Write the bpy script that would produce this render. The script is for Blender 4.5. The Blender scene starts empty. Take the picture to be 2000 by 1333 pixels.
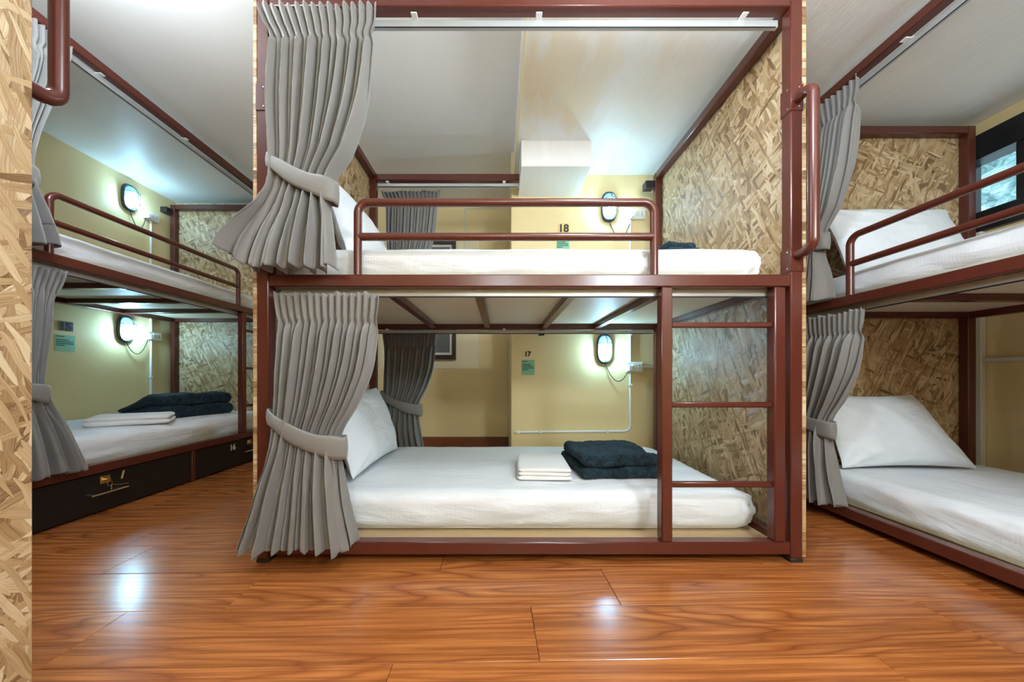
import bpy, bmesh, math, random
from mathutils import Vector, Matrix, noise
random.seed(7)
PI = math.pi
SC = bpy.context.scene
COL = SC.collection

# ------------------------------------------------------------------ camera
F, CX, CY, H = 667.0, 976.0, 738.0, 0.696
cam = bpy.data.cameras.new('camera')
cam.sensor_width = 36.0
cam.lens = F/2000*36
cam.shift_x = (1000-CX)/2000
cam.shift_y = (CY-666.5)/2000
cam.clip_start = 0.02
cob = bpy.data.objects.new('camera', cam); COL.objects.link(cob)
cob.location = (0, 0, H); cob.rotation_euler = (PI/2, 0, 0)
SC.camera = cob

# ------------------------------------------------------------------ world, exposure
w = bpy.data.worlds.new('world'); SC.world = w; w.use_nodes = True
bg = w.node_tree.nodes['Background']
bg.inputs[0].default_value = (0.78, 0.92, 1.0, 1); bg.inputs[1].default_value = 0.75
SC.view_settings.view_transform = 'Standard'
SC.view_settings.look = 'None'
SC.view_settings.gamma = 1
SC.view_settings.use_curve_mapping = False
SC.view_settings.exposure = 1.84
CEIL_LAMP = 17.0        # radiance of the ceiling lamps and added fill globes
BUNK_LAMP = 100.0        # radiance of the bulbs in the bunks

# ------------------------------------------------------------------ node helpers
def newmat(name):
    m = bpy.data.materials.new(name); m.use_nodes = True
    nt = m.node_tree
    return m, nt, nt.nodes['Principled BSDF']
def N(nt, t, **kw):
    n = nt.nodes.new(t)
    for k, v in kw.items():
        if k.startswith('i_'): n.inputs[int(k[2:])].default_value = v
        else: setattr(n, k, v)
    return n
def L(nt, a, b): nt.links.new(a, b)
def math_n(nt, op, a, b=None, clamp=False):
    n = nt.nodes.new('ShaderNodeMath'); n.operation = op; n.use_clamp = clamp
    for i, x in enumerate((a, b)):
        if x is None: continue
        if isinstance(x, (int, float)): n.inputs[i].default_value = x
        else: L(nt, x, n.inputs[i])
    return n.outputs[0]
def mixc(nt, fac, a, b, mode='MIX'):
    n = nt.nodes.new('ShaderNodeMix'); n.data_type = 'RGBA'; n.blend_type = mode
    for s, x in ((n.inputs[0], fac), (n.inputs[6], a), (n.inputs[7], b)):
        if isinstance(x, (int, float)): s.default_value = x
        elif isinstance(x, tuple): s.default_value = x if len(x) == 4 else (*x, 1)
        else: L(nt, x, s)
    return n.outputs[2]
def ramp(nt, x, stops):
    n = nt.nodes.new('ShaderNodeValToRGB'); L(nt, x, n.inputs[0])
    e = n.color_ramp.elements
    while len(e) < len(stops): e.new(0.5)
    for i, (p, c) in enumerate(stops):
        e[i].position = p; e[i].color = (*c, 1) if len(c) == 3 else c
    return n.outputs[0]
def mapping(nt, vec, loc=(0,0,0), rot=(0,0,0), sc=(1,1,1)):
    n = nt.nodes.new('ShaderNodeMapping'); L(nt, vec, n.inputs[0])
    n.inputs[1].default_value = loc; n.inputs[2].default_value = rot; n.inputs[3].default_value = sc
    return n.outputs[0]
def noise_n(nt, vec, scale, detail=3, rough=0.5, dist=0.0, dims='3D'):
    n = nt.nodes.new('ShaderNodeTexNoise'); n.noise_dimensions = dims
    if vec is not None: L(nt, vec, n.inputs['Vector'])
    n.inputs['Scale'].default_value = scale; n.inputs['Detail'].default_value = detail
    n.inputs['Roughness'].default_value = rough; n.inputs['Distortion'].default_value = dist
    return n.outputs[0], n.outputs[1]
def bump(nt, h, b, strength=0.3, dist=0.01):
    n = nt.nodes.new('ShaderNodeBump'); n.inputs['Strength'].default_value = strength
    n.inputs['Distance'].default_value = dist
    L(nt, h, n.inputs['Height']); L(nt, n.outputs[0], b.inputs['Normal']); return n
def objco(nt): return nt.nodes.new('ShaderNodeTexCoord').outputs['Object']
def plain(name, col, rough=0.5, metal=0.0, nscale=None, var=0.1, bmp=0.0, bsc=None, spec=None):
    m, nt, b = newmat(name)
    b.inputs['Roughness'].default_value = rough; b.inputs['Metallic'].default_value = metal
    if spec is not None: b.inputs['Specular IOR Level'].default_value = spec
    if nscale:
        f, _ = noise_n(nt, objco(nt), nscale, 4)
        c = mixc(nt, f, tuple(x*(1-var) for x in col), tuple(min(1, x*(1+var)) for x in col))
        L(nt, c, b.inputs['Base Color'])
        if bmp:
            f2, _ = noise_n(nt, objco(nt), bsc or nscale*6, 3)
            bump(nt, f2, b, bmp, 0.004)
    else: b.inputs['Base Color'].default_value = (*col, 1)
    return m

M = {}
M['steel'] = plain('maroon_painted_steel', (0.097, 0.021, 0.013), 0.25, 0, 6, 0.08, 0, spec=0.6)
M['dark_steel'] = plain('dark_steel', (0.02, 0.016, 0.016), 0.4)
M['white_plastic'] = plain('white_plastic', (0.78, 0.78, 0.75), 0.35, 0, 8, 0.03)
M['alu'] = plain('white_aluminium_track', (0.50, 0.51, 0.50), 0.32, 0.3, 8, 0.04)
M['chrome'] = plain('chrome', (0.75, 0.74, 0.72), 0.22, 1.0)
M['brass'] = plain('brass', (0.62, 0.45, 0.2), 0.3, 1.0)
M['slot'] = plain('black_slot', (0.01, 0.012, 0.014), 0.6)
M['black'] = plain('black_paint', (0.008, 0.008, 0.009), 0.33, 0, 7, 0.35, 0.05, 40)
M['ply'] = plain('plywood_board', (0.47, 0.33, 0.18), 0.6, 0, 5, 0.12, 0.05, 50)
M['deck_ply'] = plain('cream_plywood', (0.66, 0.56, 0.40), 0.55, 0, 3, 0.07, 0.04, 50)
M['rubber'] = plain('black_rubber', (0.012, 0.012, 0.013), 0.55)
M['cable'] = plain('dark_cable', (0.02, 0.022, 0.025), 0.4)
M['ceil'] = None
M['green_paper'] = plain('green_paper', (0.28, 0.56, 0.36), 0.7, 0, 30, 0.06)
M['ink'] = plain('dark_ink', (0.01, 0.06, 0.045), 0.7)
M['digit'] = plain('black_digit', (0.012, 0.012, 0.012), 0.5)
M['plate_grey'] = plain('grey_brown_plate', (0.17, 0.15, 0.11), 0.4, 0, 30, 0.1)
M['plate_yellow'] = plain('pale_yellow_plate', (0.75, 0.55, 0.2), 0.5)
M['gold_paint'] = plain('gold_paint', (0.70, 0.50, 0.20), 0.5)
M['white_paint'] = plain('white_number_paint', (0.75, 0.70, 0.6), 0.6)
M['base_wood'] = plain('brown_baseboard', (0.20, 0.065, 0.022), 0.35, 0, 9, 0.25, 0.05, 60)
M['dark_frame'] = plain('dark_brown_frame', (0.045, 0.025, 0.02), 0.35)
M['win_frame'] = plain('black_window_frame', (0.012, 0.013, 0.015), 0.3)
M['trim_white'] = plain('white_trim', (0.72, 0.70, 0.62), 0.5, 0, 6, 0.05)

def emis(name, col, st):
    m = bpy.data.materials.new(name); m.use_nodes = True; nt = m.node_tree
    nt.nodes.clear()
    e = N(nt, 'ShaderNodeEmission'); e.inputs[0].default_value = (*col, 1); e.inputs[1].default_value = st
    o = N(nt, 'ShaderNodeOutputMaterial'); L(nt, e.outputs[0], o.inputs[0]); return m
M['bulb'] = emis('cool_white_bulb', (0.50, 0.95, 1.30), BUNK_LAMP)
M['ceil_lamp'] = emis('ceiling_lamp_diffuser', (0.86, 0.98, 1.0), CEIL_LAMP)

def glassy(name, tint, transp, rough, white=None):
    m = bpy.data.materials.new(name); m.use_nodes = True; nt = m.node_tree; nt.nodes.clear()
    t = N(nt, 'ShaderNodeBsdfTransparent'); t.inputs[0].default_value = (*tint, 1)
    g = N(nt, 'ShaderNodeBsdfGlossy'); g.inputs['Roughness'].default_value = rough
    g.inputs[0].default_value = (0.9, 0.95, 1, 1)
    last = g.outputs[0]
    if white:
        tr = N(nt, 'ShaderNodeBsdfTranslucent'); tr.inputs[0].default_value = (*white, 1)
        mx0 = N(nt, 'ShaderNodeMixShader'); mx0.inputs[0].default_value = 0.8
        L(nt, g.outputs[0], mx0.inputs[1]); L(nt, tr.outputs[0], mx0.inputs[2]); last = mx0.outputs[0]
    mx = N(nt, 'ShaderNodeMixShader'); mx.inputs[0].default_value = transp
    L(nt, last, mx.inputs[1]); L(nt, t.outputs[0], mx.inputs[2])
    o = N(nt, 'ShaderNodeOutputMaterial'); L(nt, mx.outputs[0], o.inputs[0]); return m
M['lamp_glass'] = glassy('frosted_lamp_glass', (0.95, 1, 1), 0.88, 0.15, (0.7, 0.95, 1))
M['lamp_body'] = plain('dark_grey_lamp_body', (0.035, 0.05, 0.055), 0.4)
M['pane'] = glassy('window_glass', (0.92, 0.98, 1.0), 0.93, 0.03)
M['grey_pane'] = plain('grey_blind_glass', (0.16, 0.165, 0.165), 0.3, 0, 20, 0.2)

# ---- walls
def wall_mat(name, col, stain=0.0):
    m, nt, b = newmat(name)
    co = objco(nt)
    f, _ = noise_n(nt, co, 1.6, 5, 0.6)
    c = mixc(nt, f, tuple(x*0.90 for x in col), tuple(min(1, x*1.08) for x in col))
    f3, _ = noise_n(nt, co, 45, 2)
    c = mixc(nt, math_n(nt, 'MULTIPLY', f3, 0.10), c, (1, 1, 1))
    L(nt, c, b.inputs['Base Color'])
    b.inputs['Roughness'].default_value = 0.42
    f2, _ = noise_n(nt, co, 26, 3)
    bump(nt, f2, b, 0.10, 0.004)
    return m
M['wall'] = wall_mat('yellow_wall_paint', (0.80, 0.63, 0.30))
M['wall_pale'] = wall_mat('pale_wall_paint', (0.84, 0.74, 0.48))
def ceil_mat(stained):
    m, nt, b = newmat('ceiling_paint_stained' if stained else 'ceiling_paint')
    co = objco(nt)
    f, _ = noise_n(nt, co, 1.3, 5, 0.6)
    c = mixc(nt, f, (0.80, 0.785, 0.75), (0.86, 0.85, 0.82))
    if stained:
        n1, _ = noise_n(nt, mapping(nt, co, (0.2, 0.1, 0), (0, 0, 0), (2.6, 1.0, 1)), 1.5, 5, 0.55)
        s = ramp(nt, n1, [(0.46, (0, 0, 0)), (0.60, (1, 1, 1))])
        sx = N(nt, 'ShaderNodeSeparateXYZ'); L(nt, co, sx.inputs[0])
        mk = ramp(nt, sx.outputs[0], [(0.0, (1, 1, 1)), (1.0, (0.12, 0.12, 0.12))])
        s = math_n(nt, 'MULTIPLY', s, mk)
        c = mixc(nt, math_n(nt, 'MULTIPLY', s, 0.75), c, (0.78, 0.62, 0.36))
        n2, _ = noise_n(nt, mapping(nt, co, (1.2, 0.3, 0), (0, 0, 0), (3.5, 1.2, 1)), 2.2, 6, 0.6)
        s2 = ramp(nt, n2, [(0.56, (0, 0, 0)), (0.66, (1, 1, 1))])
        c = mixc(nt, math_n(nt, 'MULTIPLY', s2, 0.5), c, (0.88, 0.88, 0.87))
        bump(nt, n2, b, 0.25, 0.02)
    L(nt, c, b.inputs['Base Color'])
    b.inputs['Roughness'].default_value = 0.5
    return m
M['ceil'] = ceil_mat(False); M['ceil_st'] = ceil_mat(True)

# ---- OSB (flakes in a plane of two object axes)
def osb_mat(name, axes):
    m, nt, b = newmat(name)
    sep = N(nt, 'ShaderNodeSeparateXYZ'); L(nt, objco(nt), sep.inputs[0])
    cmb = N(nt, 'ShaderNodeCombineXYZ')
    L(nt, sep.outputs[axes[0]], cmb.inputs[0]); L(nt, sep.outputs[axes[1]], cmb.inputs[1])
    co = cmb.outputs[0]
    _, wc = noise_n(nt, co, 5.0, 2)
    va = N(nt, 'ShaderNodeVectorMath'); va.operation = 'MULTIPLY_ADD'
    L(nt, wc, va.inputs[0]); va.inputs[1].default_value = (0.05, 0.05, 0); L(nt, co, va.inputs[2])
    co2 = va.outputs[0]
    col = None; hgt = None
    layers = [(1.35, 17, 62, 0.0), (1.75, 15, 55, .42), (1.15, 13, 45, .5), (2.15, 18, 70, .55),
              (0.45, 14, 50, .62), (1.62, 11, 42, .58), (2.8, 22, 80, .62), (1.1, 24, 95, .6)]
    for k, (ang, sa, sb, th) in enumerate(layers):
        r = mapping(nt, co2, (0, 0, 0), (0, 0, -ang))
        v = mapping(nt, r, (k*3.7+.3, k*1.9+.1, 0), (0, 0, 0), (sa*.45, sb*.86, 1))
        vo = N(nt, 'ShaderNodeTexVoronoi'); vo.voronoi_dimensions = '2D'
        vo.inputs['Scale'].default_value = 1; L(nt, v, vo.inputs['Vector'])
        sp = N(nt, 'ShaderNodeSeparateColor'); L(nt, vo.outputs['Color'], sp.inputs[0])
        g, _ = noise_n(nt, mapping(nt, r, (0, 0, 0), (0, 0, 0), (9, 330, 1)), 1, 3, 0.65)
        tone = math_n(nt, 'ADD', math_n(nt, 'ADD', math_n(nt, 'MULTIPLY', sp.outputs[1], 1.05), -0.06), math_n(nt, 'MULTIPLY', math_n(nt, 'SUBTRACT', g, 0.48), 1.0))
        c = ramp(nt, tone, [(0.0, (0.20, 0.105, 0.042)), (0.18, (0.36, 0.215, 0.092)), (0.45, (0.47, 0.310, 0.155)),
                            (0.75, (0.57, 0.405, 0.225)), (1.0, (0.69, 0.54, 0.345))])
        e = math_n(nt, 'SUBTRACT', 1.0, math_n(nt, 'MULTIPLY', math_n(nt, 'GREATER_THAN', vo.outputs['Distance'], 0.62), 0.30))
        c = mixc(nt, 1.0, c, e, 'MULTIPLY') if False else c
        if col is None: col, hgt = c, tone
        else:
            msk = math_n(nt, 'MULTIPLY', math_n(nt, 'GREATER_THAN', sp.outputs[0], th), math_n(nt, 'LESS_THAN', vo.outputs['Distance'], 0.56))
            ring = math_n(nt, 'MULTIPLY', math_n(nt, 'GREATER_THAN', sp.outputs[0], th),
                          math_n(nt, 'MULTIPLY', math_n(nt, 'GREATER_THAN', vo.outputs['Distance'], 0.56), math_n(nt, 'LESS_THAN', vo.outputs['Distance'], 0.63)))
            col = mixc(nt, math_n(nt, 'MULTIPLY', ring, 0.22), col, (0.20, 0.10, 0.035))
            col = mixc(nt, msk, col, c)
            mm = N(nt, 'ShaderNodeMix'); L(nt, msk, mm.inputs[0]); L(nt, hgt, mm.inputs[2]); L(nt, tone, mm.inputs[3])
            hgt = mm.outputs[0]
    L(nt, col, b.inputs['Base Color'])
    b.inputs['Roughness'].default_value = 0.34
    bump(nt, hgt, b, 0.55, 0.004)
    return m
M['osb'] = osb_mat('oriented_strand_board', (1, 2))

# ---- laminate
def laminate():
    m, nt, b = newmat('laminate_plank')
    oi = N(nt, 'ShaderNodeObjectInfo')
    off = N(nt, 'ShaderNodeVectorMath'); off.operation = 'MULTIPLY'
    cmb = N(nt, 'ShaderNodeCombineXYZ')
    for i in range(3): L(nt, oi.outputs['Random'], cmb.inputs[i])
    L(nt, cmb.outputs[0], off.inputs[0]); off.inputs[1].default_value = (37, 23, 51)
    ad = N(nt, 'ShaderNodeVectorMath'); ad.operation = 'ADD'
    L(nt, objco(nt), ad.inputs[0]); L(nt, off.outputs[0], ad.inputs[1])
    co = ad.outputs[0]
    n1, _ = noise_n(nt, mapping(nt, co, sc=(0.50, 4.3, 1)), 1.0, 3, 0.42, 0.15)
    r = math_n(nt, 'PINGPONG', math_n(nt, 'MULTIPLY', n1, 23.0), 0.5)
    r = math_n(nt, 'MULTIPLY', r, 2.0)
    fib, _ = noise_n(nt, mapping(nt, co, sc=(1.6, 85, 1)), 1.0, 5, 0.7)
    big, _ = noise_n(nt, mapping(nt, co, sc=(1.6, 9, 1)), 1.0, 3, 0.5)
    c = ramp(nt, r, [(0.0, (0.20, 0.050, 0.012)), (0.16, (0.34, 0.100, 0.024)), (0.5, (0.45, 0.150, 0.036)), (1.0, (0.52, 0.185, 0.047))])
    c = mixc(nt, ramp(nt, big, [(0.35, (0, 0, 0)), (0.7, (.75, .75, .75))]), c, (0.42, 0.135, 0.032))
    c = mixc(nt, ramp(nt, fib, [(0.40, (.85, .85, .85)), (0.58, (0, 0, 0))]), c, (0.225, 0.062, 0.016))
    br = math_n(nt, 'ADD', math_n(nt, 'MULTIPLY', oi.outputs['Random'], 0.18), 0.90)
    hv = N(nt, 'ShaderNodeHueSaturation'); L(nt, br, hv.inputs['Value']); L(nt, c, hv.inputs['Color'])
    L(nt, hv.outputs[0], b.inputs['Base Color'])
    b.inputs['Roughness'].default_value = 0.20
    b.inputs['Specular IOR Level'].default_value = 0.6
    bump(nt, fib, b, 0.05, 0.002)
    return m
M['plank'] = laminate()
M['subfloor'] = plain('dark_subfloor', (0.03, 0.015, 0.008), 0.8)

# ---- cloth
def cloth(name, col, rough=0.85, weave=900, sheen=0.2, bs=0.15, stripes=False, trans=0):
    m, nt, b = newmat(name)
    co = objco(nt)
    f, _ = noise_n(nt, co, 3.0, 3)
    c = mixc(nt, f, tuple(x*0.93 for x in col), tuple(min(1, x*1.05) for x in col))
    L(nt, c, b.inputs['Base Color']); b.inputs['Roughness'].default_value = rough
    b.inputs['Sheen Weight'].default_value = sheen
    if stripes:
        wv = N(nt, 'ShaderNodeTexWave'); wv.bands_direction = 'X'; wv.inputs['Scale'].default_value = 28
        wv.inputs['Distortion'].default_value = 0.2
        L(nt, co, wv.inputs['Vector'])
        n2, _ = noise_n(nt, mapping(nt, co, sc=(1.2, 3, 3)), 2.2, 4, 0.5, 0.6)
        s = math_n(nt, 'ADD', math_n(nt, 'MULTIPLY', wv.outputs[0], 0.022), math_n(nt, 'MULTIPLY', n2, 2.2))
        bump(nt, s, b, 0.5, 0.02)
    else:
        f2, _ = noise_n(nt, co, weave, 2)
        bump(nt, f2, b, bs, 0.002)
    return m
M['curtain'] = cloth('grey_curtain_cloth', (0.205, 0.194, 0.182), 0.62, 500, 0.35)
M['sheet'] = cloth('white_sheet', (0.79, 0.82, 0.86), 0.75, stripes=True)
M['pillow'] = cloth('white_pillowcase', (0.78, 0.82, 0.86), 0.75, stripes=True)
M['towel'] = cloth('white_terry', (0.80, 0.79, 0.78), 0.95, 320, 0.4, 0.8)
def plush():
    m, nt, b = newmat('navy_plush')
    co = objco(nt)
    f, _ = noise_n(nt, co, 38, 5, 0.65, 0.8)
    c = ramp(nt, f, [(0.38, (0.0006, 0.003, 0.006)), (0.66, (0.009, 0.045, 0.070))])
    L(nt, c, b.inputs['Base Color']); b.inputs['Roughness'].default_value = 0.85
    b.inputs['Sheen Weight'].default_value = 0.07; b.inputs['Sheen Tint'].default_value = (0.15, 0.4, 0.6, 1)
    f2, _ = noise_n(nt, co, 170, 4, 0.7, 0.5)
    s = math_n(nt, 'ADD', f, math_n(nt, 'MULTIPLY', f2, 0.6))
    bump(nt, s, b, 0.9, 0.012)
    return m
M['plush'] = plush()
def leafm():
    m, nt, b = newmat('hillside_foliage')
    f, _ = noise_n(nt, objco(nt), 3.2, 6, 0.7, 1.0)
    c = ramp(nt, f, [(0.35, (0.06, 0.15, 0.15)), (0.5, (0.25, 0.42, 0.43)), (0.66, (0.65, 0.78, 0.80))])
    L(nt, c, b.inputs['Base Color']); b.inputs['Roughness'].default_value = 0.8
    return m
M['foliage'] = leafm()

# ------------------------------------------------------------------ mesh helpers
def link(o, parent=None):
    COL.objects.link(o)
    if parent is not None: o.parent = parent
    return o
def tag(o, label=None, cat=None, group=None, kind=None):
    if label: o['label'] = label
    if cat: o['category'] = cat
    if group: o['group'] = group
    if kind: o['kind'] = kind
    return o
def empty(name, loc=(0,0,0), rz=0.0):
    o = bpy.data.objects.new(name, None); o.empty_display_size = 0.1
    COL.objects.link(o); o.location = loc; o.rotation_euler = (0, 0, rz); return o

class MB:
    def __init__(s): s.bm = bmesh.new()
    def box(s, x0, x1, y0, y1, z0, z1, bev=0.003, seg=1):
        mt = Matrix.Translation(((x0+x1)/2, (y0+y1)/2, (z0+z1)/2)) @ Matrix.Diagonal((abs(x1-x0), abs(y1-y0), abs(z1-z0), 1))
        vs = bmesh.ops.create_cube(s.bm, size=1, matrix=mt)['verts']
        if bev > 0:
            es = list({e for v in vs for e in v.link_edges})
            bmesh.ops.bevel(s.bm, geom=es, offset=min(bev, 0.3*min(abs(x1-x0), abs(y1-y0), abs(z1-z0))), segments=seg, affect='EDGES', profile=0.6)
        return s
    def cyl(s, c, r, h, axis='z', n=20, r2=None, bev=0.0):
        rot = {'z': Matrix.Identity(4), 'x': Matrix.Rotation(PI/2, 4, 'Y'), 'y': Matrix.Rotation(-PI/2, 4, 'X')}[axis]
        bmesh.ops.create_cone(s.bm, cap_ends=True, segments=n, radius1=r, radius2=r if r2 is None else r2, depth=h,
                              matrix=Matrix.Translation(c) @ rot)
        return s
    def tube(s, pts, r, n=14, cap=True):
        pts = [Vector(p) for p in pts]
        rings = []; t0 = (pts[1]-pts[0]).normalized()
        up = Vector((0, 0, 1)) if abs(t0.z) < 0.9 else Vector((1, 0, 0))
        a = t0.cross(up).normalized()
        for i, p in enumerate(pts):
            if i == 0: t = (pts[1]-pts[0])
            elif i == len(pts)-1: t = pts[-1]-pts[-2]
            else: t = (pts[i+1]-p).normalized()+(p-pts[i-1]).normalized()
            t.normalize()
            a = (a-t*a.dot(t)).normalized(); b = t.cross(a)
            rings.append([s.bm.verts.new(p+a*math.cos(2*PI*k/n)*r+b*math.sin(2*PI*k/n)*r) for k in range(n)])
        for i in range(len(rings)-1):
            for k in range(n):
                s.bm.faces.new((rings[i][k], rings[i][(k+1) % n], rings[i+1][(k+1) % n], rings[i+1][k]))
        if cap:
            s.bm.faces.new(list(reversed(rings[0]))); s.bm.faces.new(rings[-1])
        return s
    def grid(s, fn, nu, nv, closed_u=False):
        vs = [[s.bm.verts.new(fn(i/nu, j/nv)) for i in range(nu+(0 if closed_u else 1))] for j in range(nv+1)]
        m = len(vs[0])
        for j in range(nv):
            for i in range(nu):
                s.bm.faces.new((vs[j][i], vs[j][(i+1) % m], vs[j+1][(i+1) % m], vs[j+1][i]))
        return s
    def build(s, name, mat, parent=None, smooth=True, label=None):
        bmesh.ops.recalc_face_normals(s.bm, faces=s.bm.faces)
        me = bpy.data.meshes.new(name); s.bm.to_mesh(me); s.bm.free()
        if smooth:
            me.polygons.foreach_set('use_smooth', [True]*len(me.polygons))
            try: me.set_sharp_from_angle(angle=math.radians(38))
            except Exception: pass
        me.materials.append(mat)
        o = bpy.data.objects.new(name, me); link(o, parent)
        if label: o['label'] = label
        return o
def fillet(pts, r, n=7):
    pts = [Vector(p) for p in pts]; out = [pts[0]]
    for i in range(1, len(pts)-1):
        a, b, c = pts[i-1], pts[i], pts[i+1]
        d1 = (a-b).normalized(); d2 = (c-b).normalized()
        p1 = b+d1*r; p2 = b+d2*r
        for k in range(n+1):
            t = k/n
            out.append(p1*(1-t)**2+b*2*t*(1-t)+p2*t*t if False else None)
        out = [o for o in out if o is not None]
        ctr = b+(d1+d2)*r   # right-angle corners
        for k in range(n+1):
            th = k/n*PI/2
            out.append(ctr-d2*r*math.cos(th)-d1*r*math.sin(th))
    out.append(pts[-1]); return out
def nz(p, s=1.0): return noise.noise(Vector(p)*s)

def rounded_verts(bm, lo, hi, r, n, disp=None, flat=None):
    """box made of six grids mapped to a rounded box; n = cells per axis"""
    c = (Vector(lo)+Vector(hi))/2; h = (Vector(hi)-Vector(lo))/2
    def pt(u):
        p = Vector((u[0]*h[0], u[1]*h[1], u[2]*h[2]))
        rr = [min(r[i] if isinstance(r, tuple) else r, h[i]) for i in range(3)]
        q = Vector([max(-(h[i]-rr[i]), min(h[i]-rr[i], p[i])) for i in range(3)])
        d = Vector([(p[i]-q[i])/rr[i] for i in range(3)])
        mx = max(abs(d[0]), abs(d[1]), abs(d[2]))
        if d.length > 1e-6: d = d.normalized()*mx
        p = Vector([q[i]+d[i]*rr[i] for i in range(3)])
        if disp: p = p+disp(p, u)
        return c+p
    cache = {}
    def V(u):
        k = tuple(round(x, 5) for x in u)
        if k not in cache: cache[k] = bm.verts.new(pt(u))
        return cache[k]
    def g(i, m):  # denser at ends
        t = i/m*2-1
        return math.copysign(1-(1-abs(t))**1.5, t)
    for ax in range(3):
        a, b = [i for i in range(3) if i != ax]
        for sgn in (-1, 1):
            for i in range(n[a]):
                for j in range(n[b]):
                    q = []
                    for (ii, jj) in ((i, j), (i+1, j), (i+1, j+1), (i, j+1)):
                        u = [0, 0, 0]; u[ax] = sgn; u[a] = g(ii, n[a]); u[b] = g(jj, n[b]); q.append(V(u))
                    try: bm.faces.new(q)
                    except ValueError: pass

# ------------------------------------------------------------------ the room
CL, CR, YF, YB, XL, XR, XS = 2.38, 2.21, 3.30, 2.55, -3.12, 2.85, 0.105
def struct(name, mb, mat, parent=None, label=None, smooth=False):
    o = mb.build(name, mat, parent, smooth)
    if parent is None: o['kind'] = 'structure'
    if label: o['label'] = label
    return o
fl = struct('floor', MB().box(XL-.1, XR+.1, -1.4, YF+.1, -0.06, -0.0105, 0), M['subfloor'], label='glossy orange-brown laminate floor of long planks')
ROT = 0.020; PL = 1.20; PWD = 0.2013
cs, sn = math.cos(ROT), math.sin(ROT)
# seams in the rotated frame pass through (0.35, 1.0456)
v0 = -0.37*sn+1.0456*cs
joints = {0: 0.37*cs+1.14*sn, 1: -1.417*cs+1.28*sn, -1: 0.096*cs+0.95*sn, -2: -0.259*cs+0.75*sn}
for row in range(-13, 13):
    b0 = v0+row*PWD; b1 = b0+PWD
    if b0 > YF+.12 or b1 < -1.35: continue
    jx = joints.get(row, (row*0.437) % PL)
    k0 = math.floor((-3.2-jx)/PL)
    x = jx+k0*PL
    while x < XR+.05:
        a0, a1 = max(x, XL-.04), min(x+PL, XR+.06)
        if a1-a0 > 0.03:
            zt = -0.0007*random.random()
            cxp, cyp = (a0+a1)/2, (b0+b1)/2
            mb = MB().box(-(a1-a0)/2+.0006, (a1-a0)/2-.0006, -PWD/2+.0005, PWD/2-.0005, -0.010, 0, 0.0011)
            o = mb.build('plank', M['plank'], fl, False)
            o.location = (cxp*cs-cyp*sn, cxp*sn+cyp*cs, zt); o.rotation_euler = (0, 0, ROT)
        x += PL

struct('ceiling', MB().box(XL-.1, XS, -1.4, YF+.1, CL, CL+.08, 0), M['ceil'], label='flat off-white ceiling over the left half of the dormitory')
struct('ceiling', MB().box(XS, XR+.1, -1.4, YB+.05, CR, CL+.08, 0), M['ceil_st'], label='lower water-stained off-white ceiling over the right half, with yellowish patches')
struct('wall_left', MB().box(XL-.1, XL, -1.4, YF+.1, -0.05, CL+.05, 0), M['wall'], label='yellow painted wall behind the left bunk')
struct('wall_far', MB().box(XL, XS+.01, YF, YF+.1, -0.05, CL+.05, 0), M['wall'], label='yellow painted far wall of the recess behind the middle bunk')
struct('wall_back', MB().box(XS-.02, XR+.1, YB, YF+.1, -0.05, CL+.05, 0.004), M['wall'], label='yellow painted wall jutting forward behind the right half of the middle bunk')
struct('wall_behind', MB().box(XL, XR, -1.4, -1.3, -0.05, CL+.05, 0), M['wall'], label='yellow wall closing the room behind the viewpoint')
WY0, WY1, WZ0, WZ1 = 0.75, 2.13, 1.555, 2.13
mb = MB()
mb.box(XR, XR+.1, -1.4, YB, -0.05, WZ0, 0); mb.box(XR, XR+.1, -1.4, YB, WZ1, CL+.05, 0)
mb.box(XR, XR+.1, -1.4, WY0, WZ0, WZ1, 0); mb.box(XR, XR+.1, WY1, YB, WZ0, WZ1, 0)
struct('wall_right', mb, M['wall'], label='yellow painted wall with the black-framed window behind the right bunk')
struct('trim_1', MB().box(0.137, 0.585, 2.18, YB+.02, 2.047, CR+.01, 0.004), M['ceil_st'], label='boxed off-white ceiling block above the numbered wall of the middle bunk')
struct('trim_2', MB().box(XS-.0, XS+.016, -1.3, YB-.01, CR-.004, CR+.012, 0.002), M['wall_pale'], label='thin pale yellow strip painted as the lit edge of the ceiling step')  # pale yellow colour stands in for light on the step edge
struct('baseboard_far', MB().box(XL+.01, XS-.02, YF-.022, YF, 0, 0.125, 0.004), M['base_wood'], label='dark brown baseboard along the recess wall')
struct('trim_3', MB().box(-1.15, -0.20, YF-.006, YF, 0.78, 2.10, 0.001), M['wall_pale'], label='pale painted patch around the small window in the recess')

# small window in the recess
wn = MB().box(-1.02, -0.42, YF-.05, YF-.004, 0.87, 0.912, 0.003).box(-1.02, -0.42, YF-.05, YF-.004, 1.97, 2.012, 0.003)
wn.box(-1.02, -0.98, YF-.05, YF-.004, 0.912, 1.97, 0.003).box(-0.455, -0.42, YF-.05, YF-.004, 0.912, 1.97, 0.003)
wo = struct('window_1', wn, M['dark_frame'], label='small dark brown-framed window with grey panes in the recess')
s2 = MB().box(-0.98, -0.455, YF-.03, YF-.008, 0.912, 0.935, 0.002).box(-0.98, -0.455, YF-.03, YF-.008, 1.947, 1.97, 0.002)
s2.box(-0.98, -0.96, YF-.03, YF-.008, .935, 1.947, .002).box(-0.478, -0.455, YF-.03, YF-.008, .935, 1.947, .002).box(-0.73, -0.705, YF-.03, YF-.008, .935, 1.947, .002)
s2.build('sash', M['trim_white'], wo, False)
MB().box(-0.96, -0.73, YF-.02, YF-.012, .935, 1.947, 0).build('pane', M['grey_pane'], wo, False)
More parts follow.
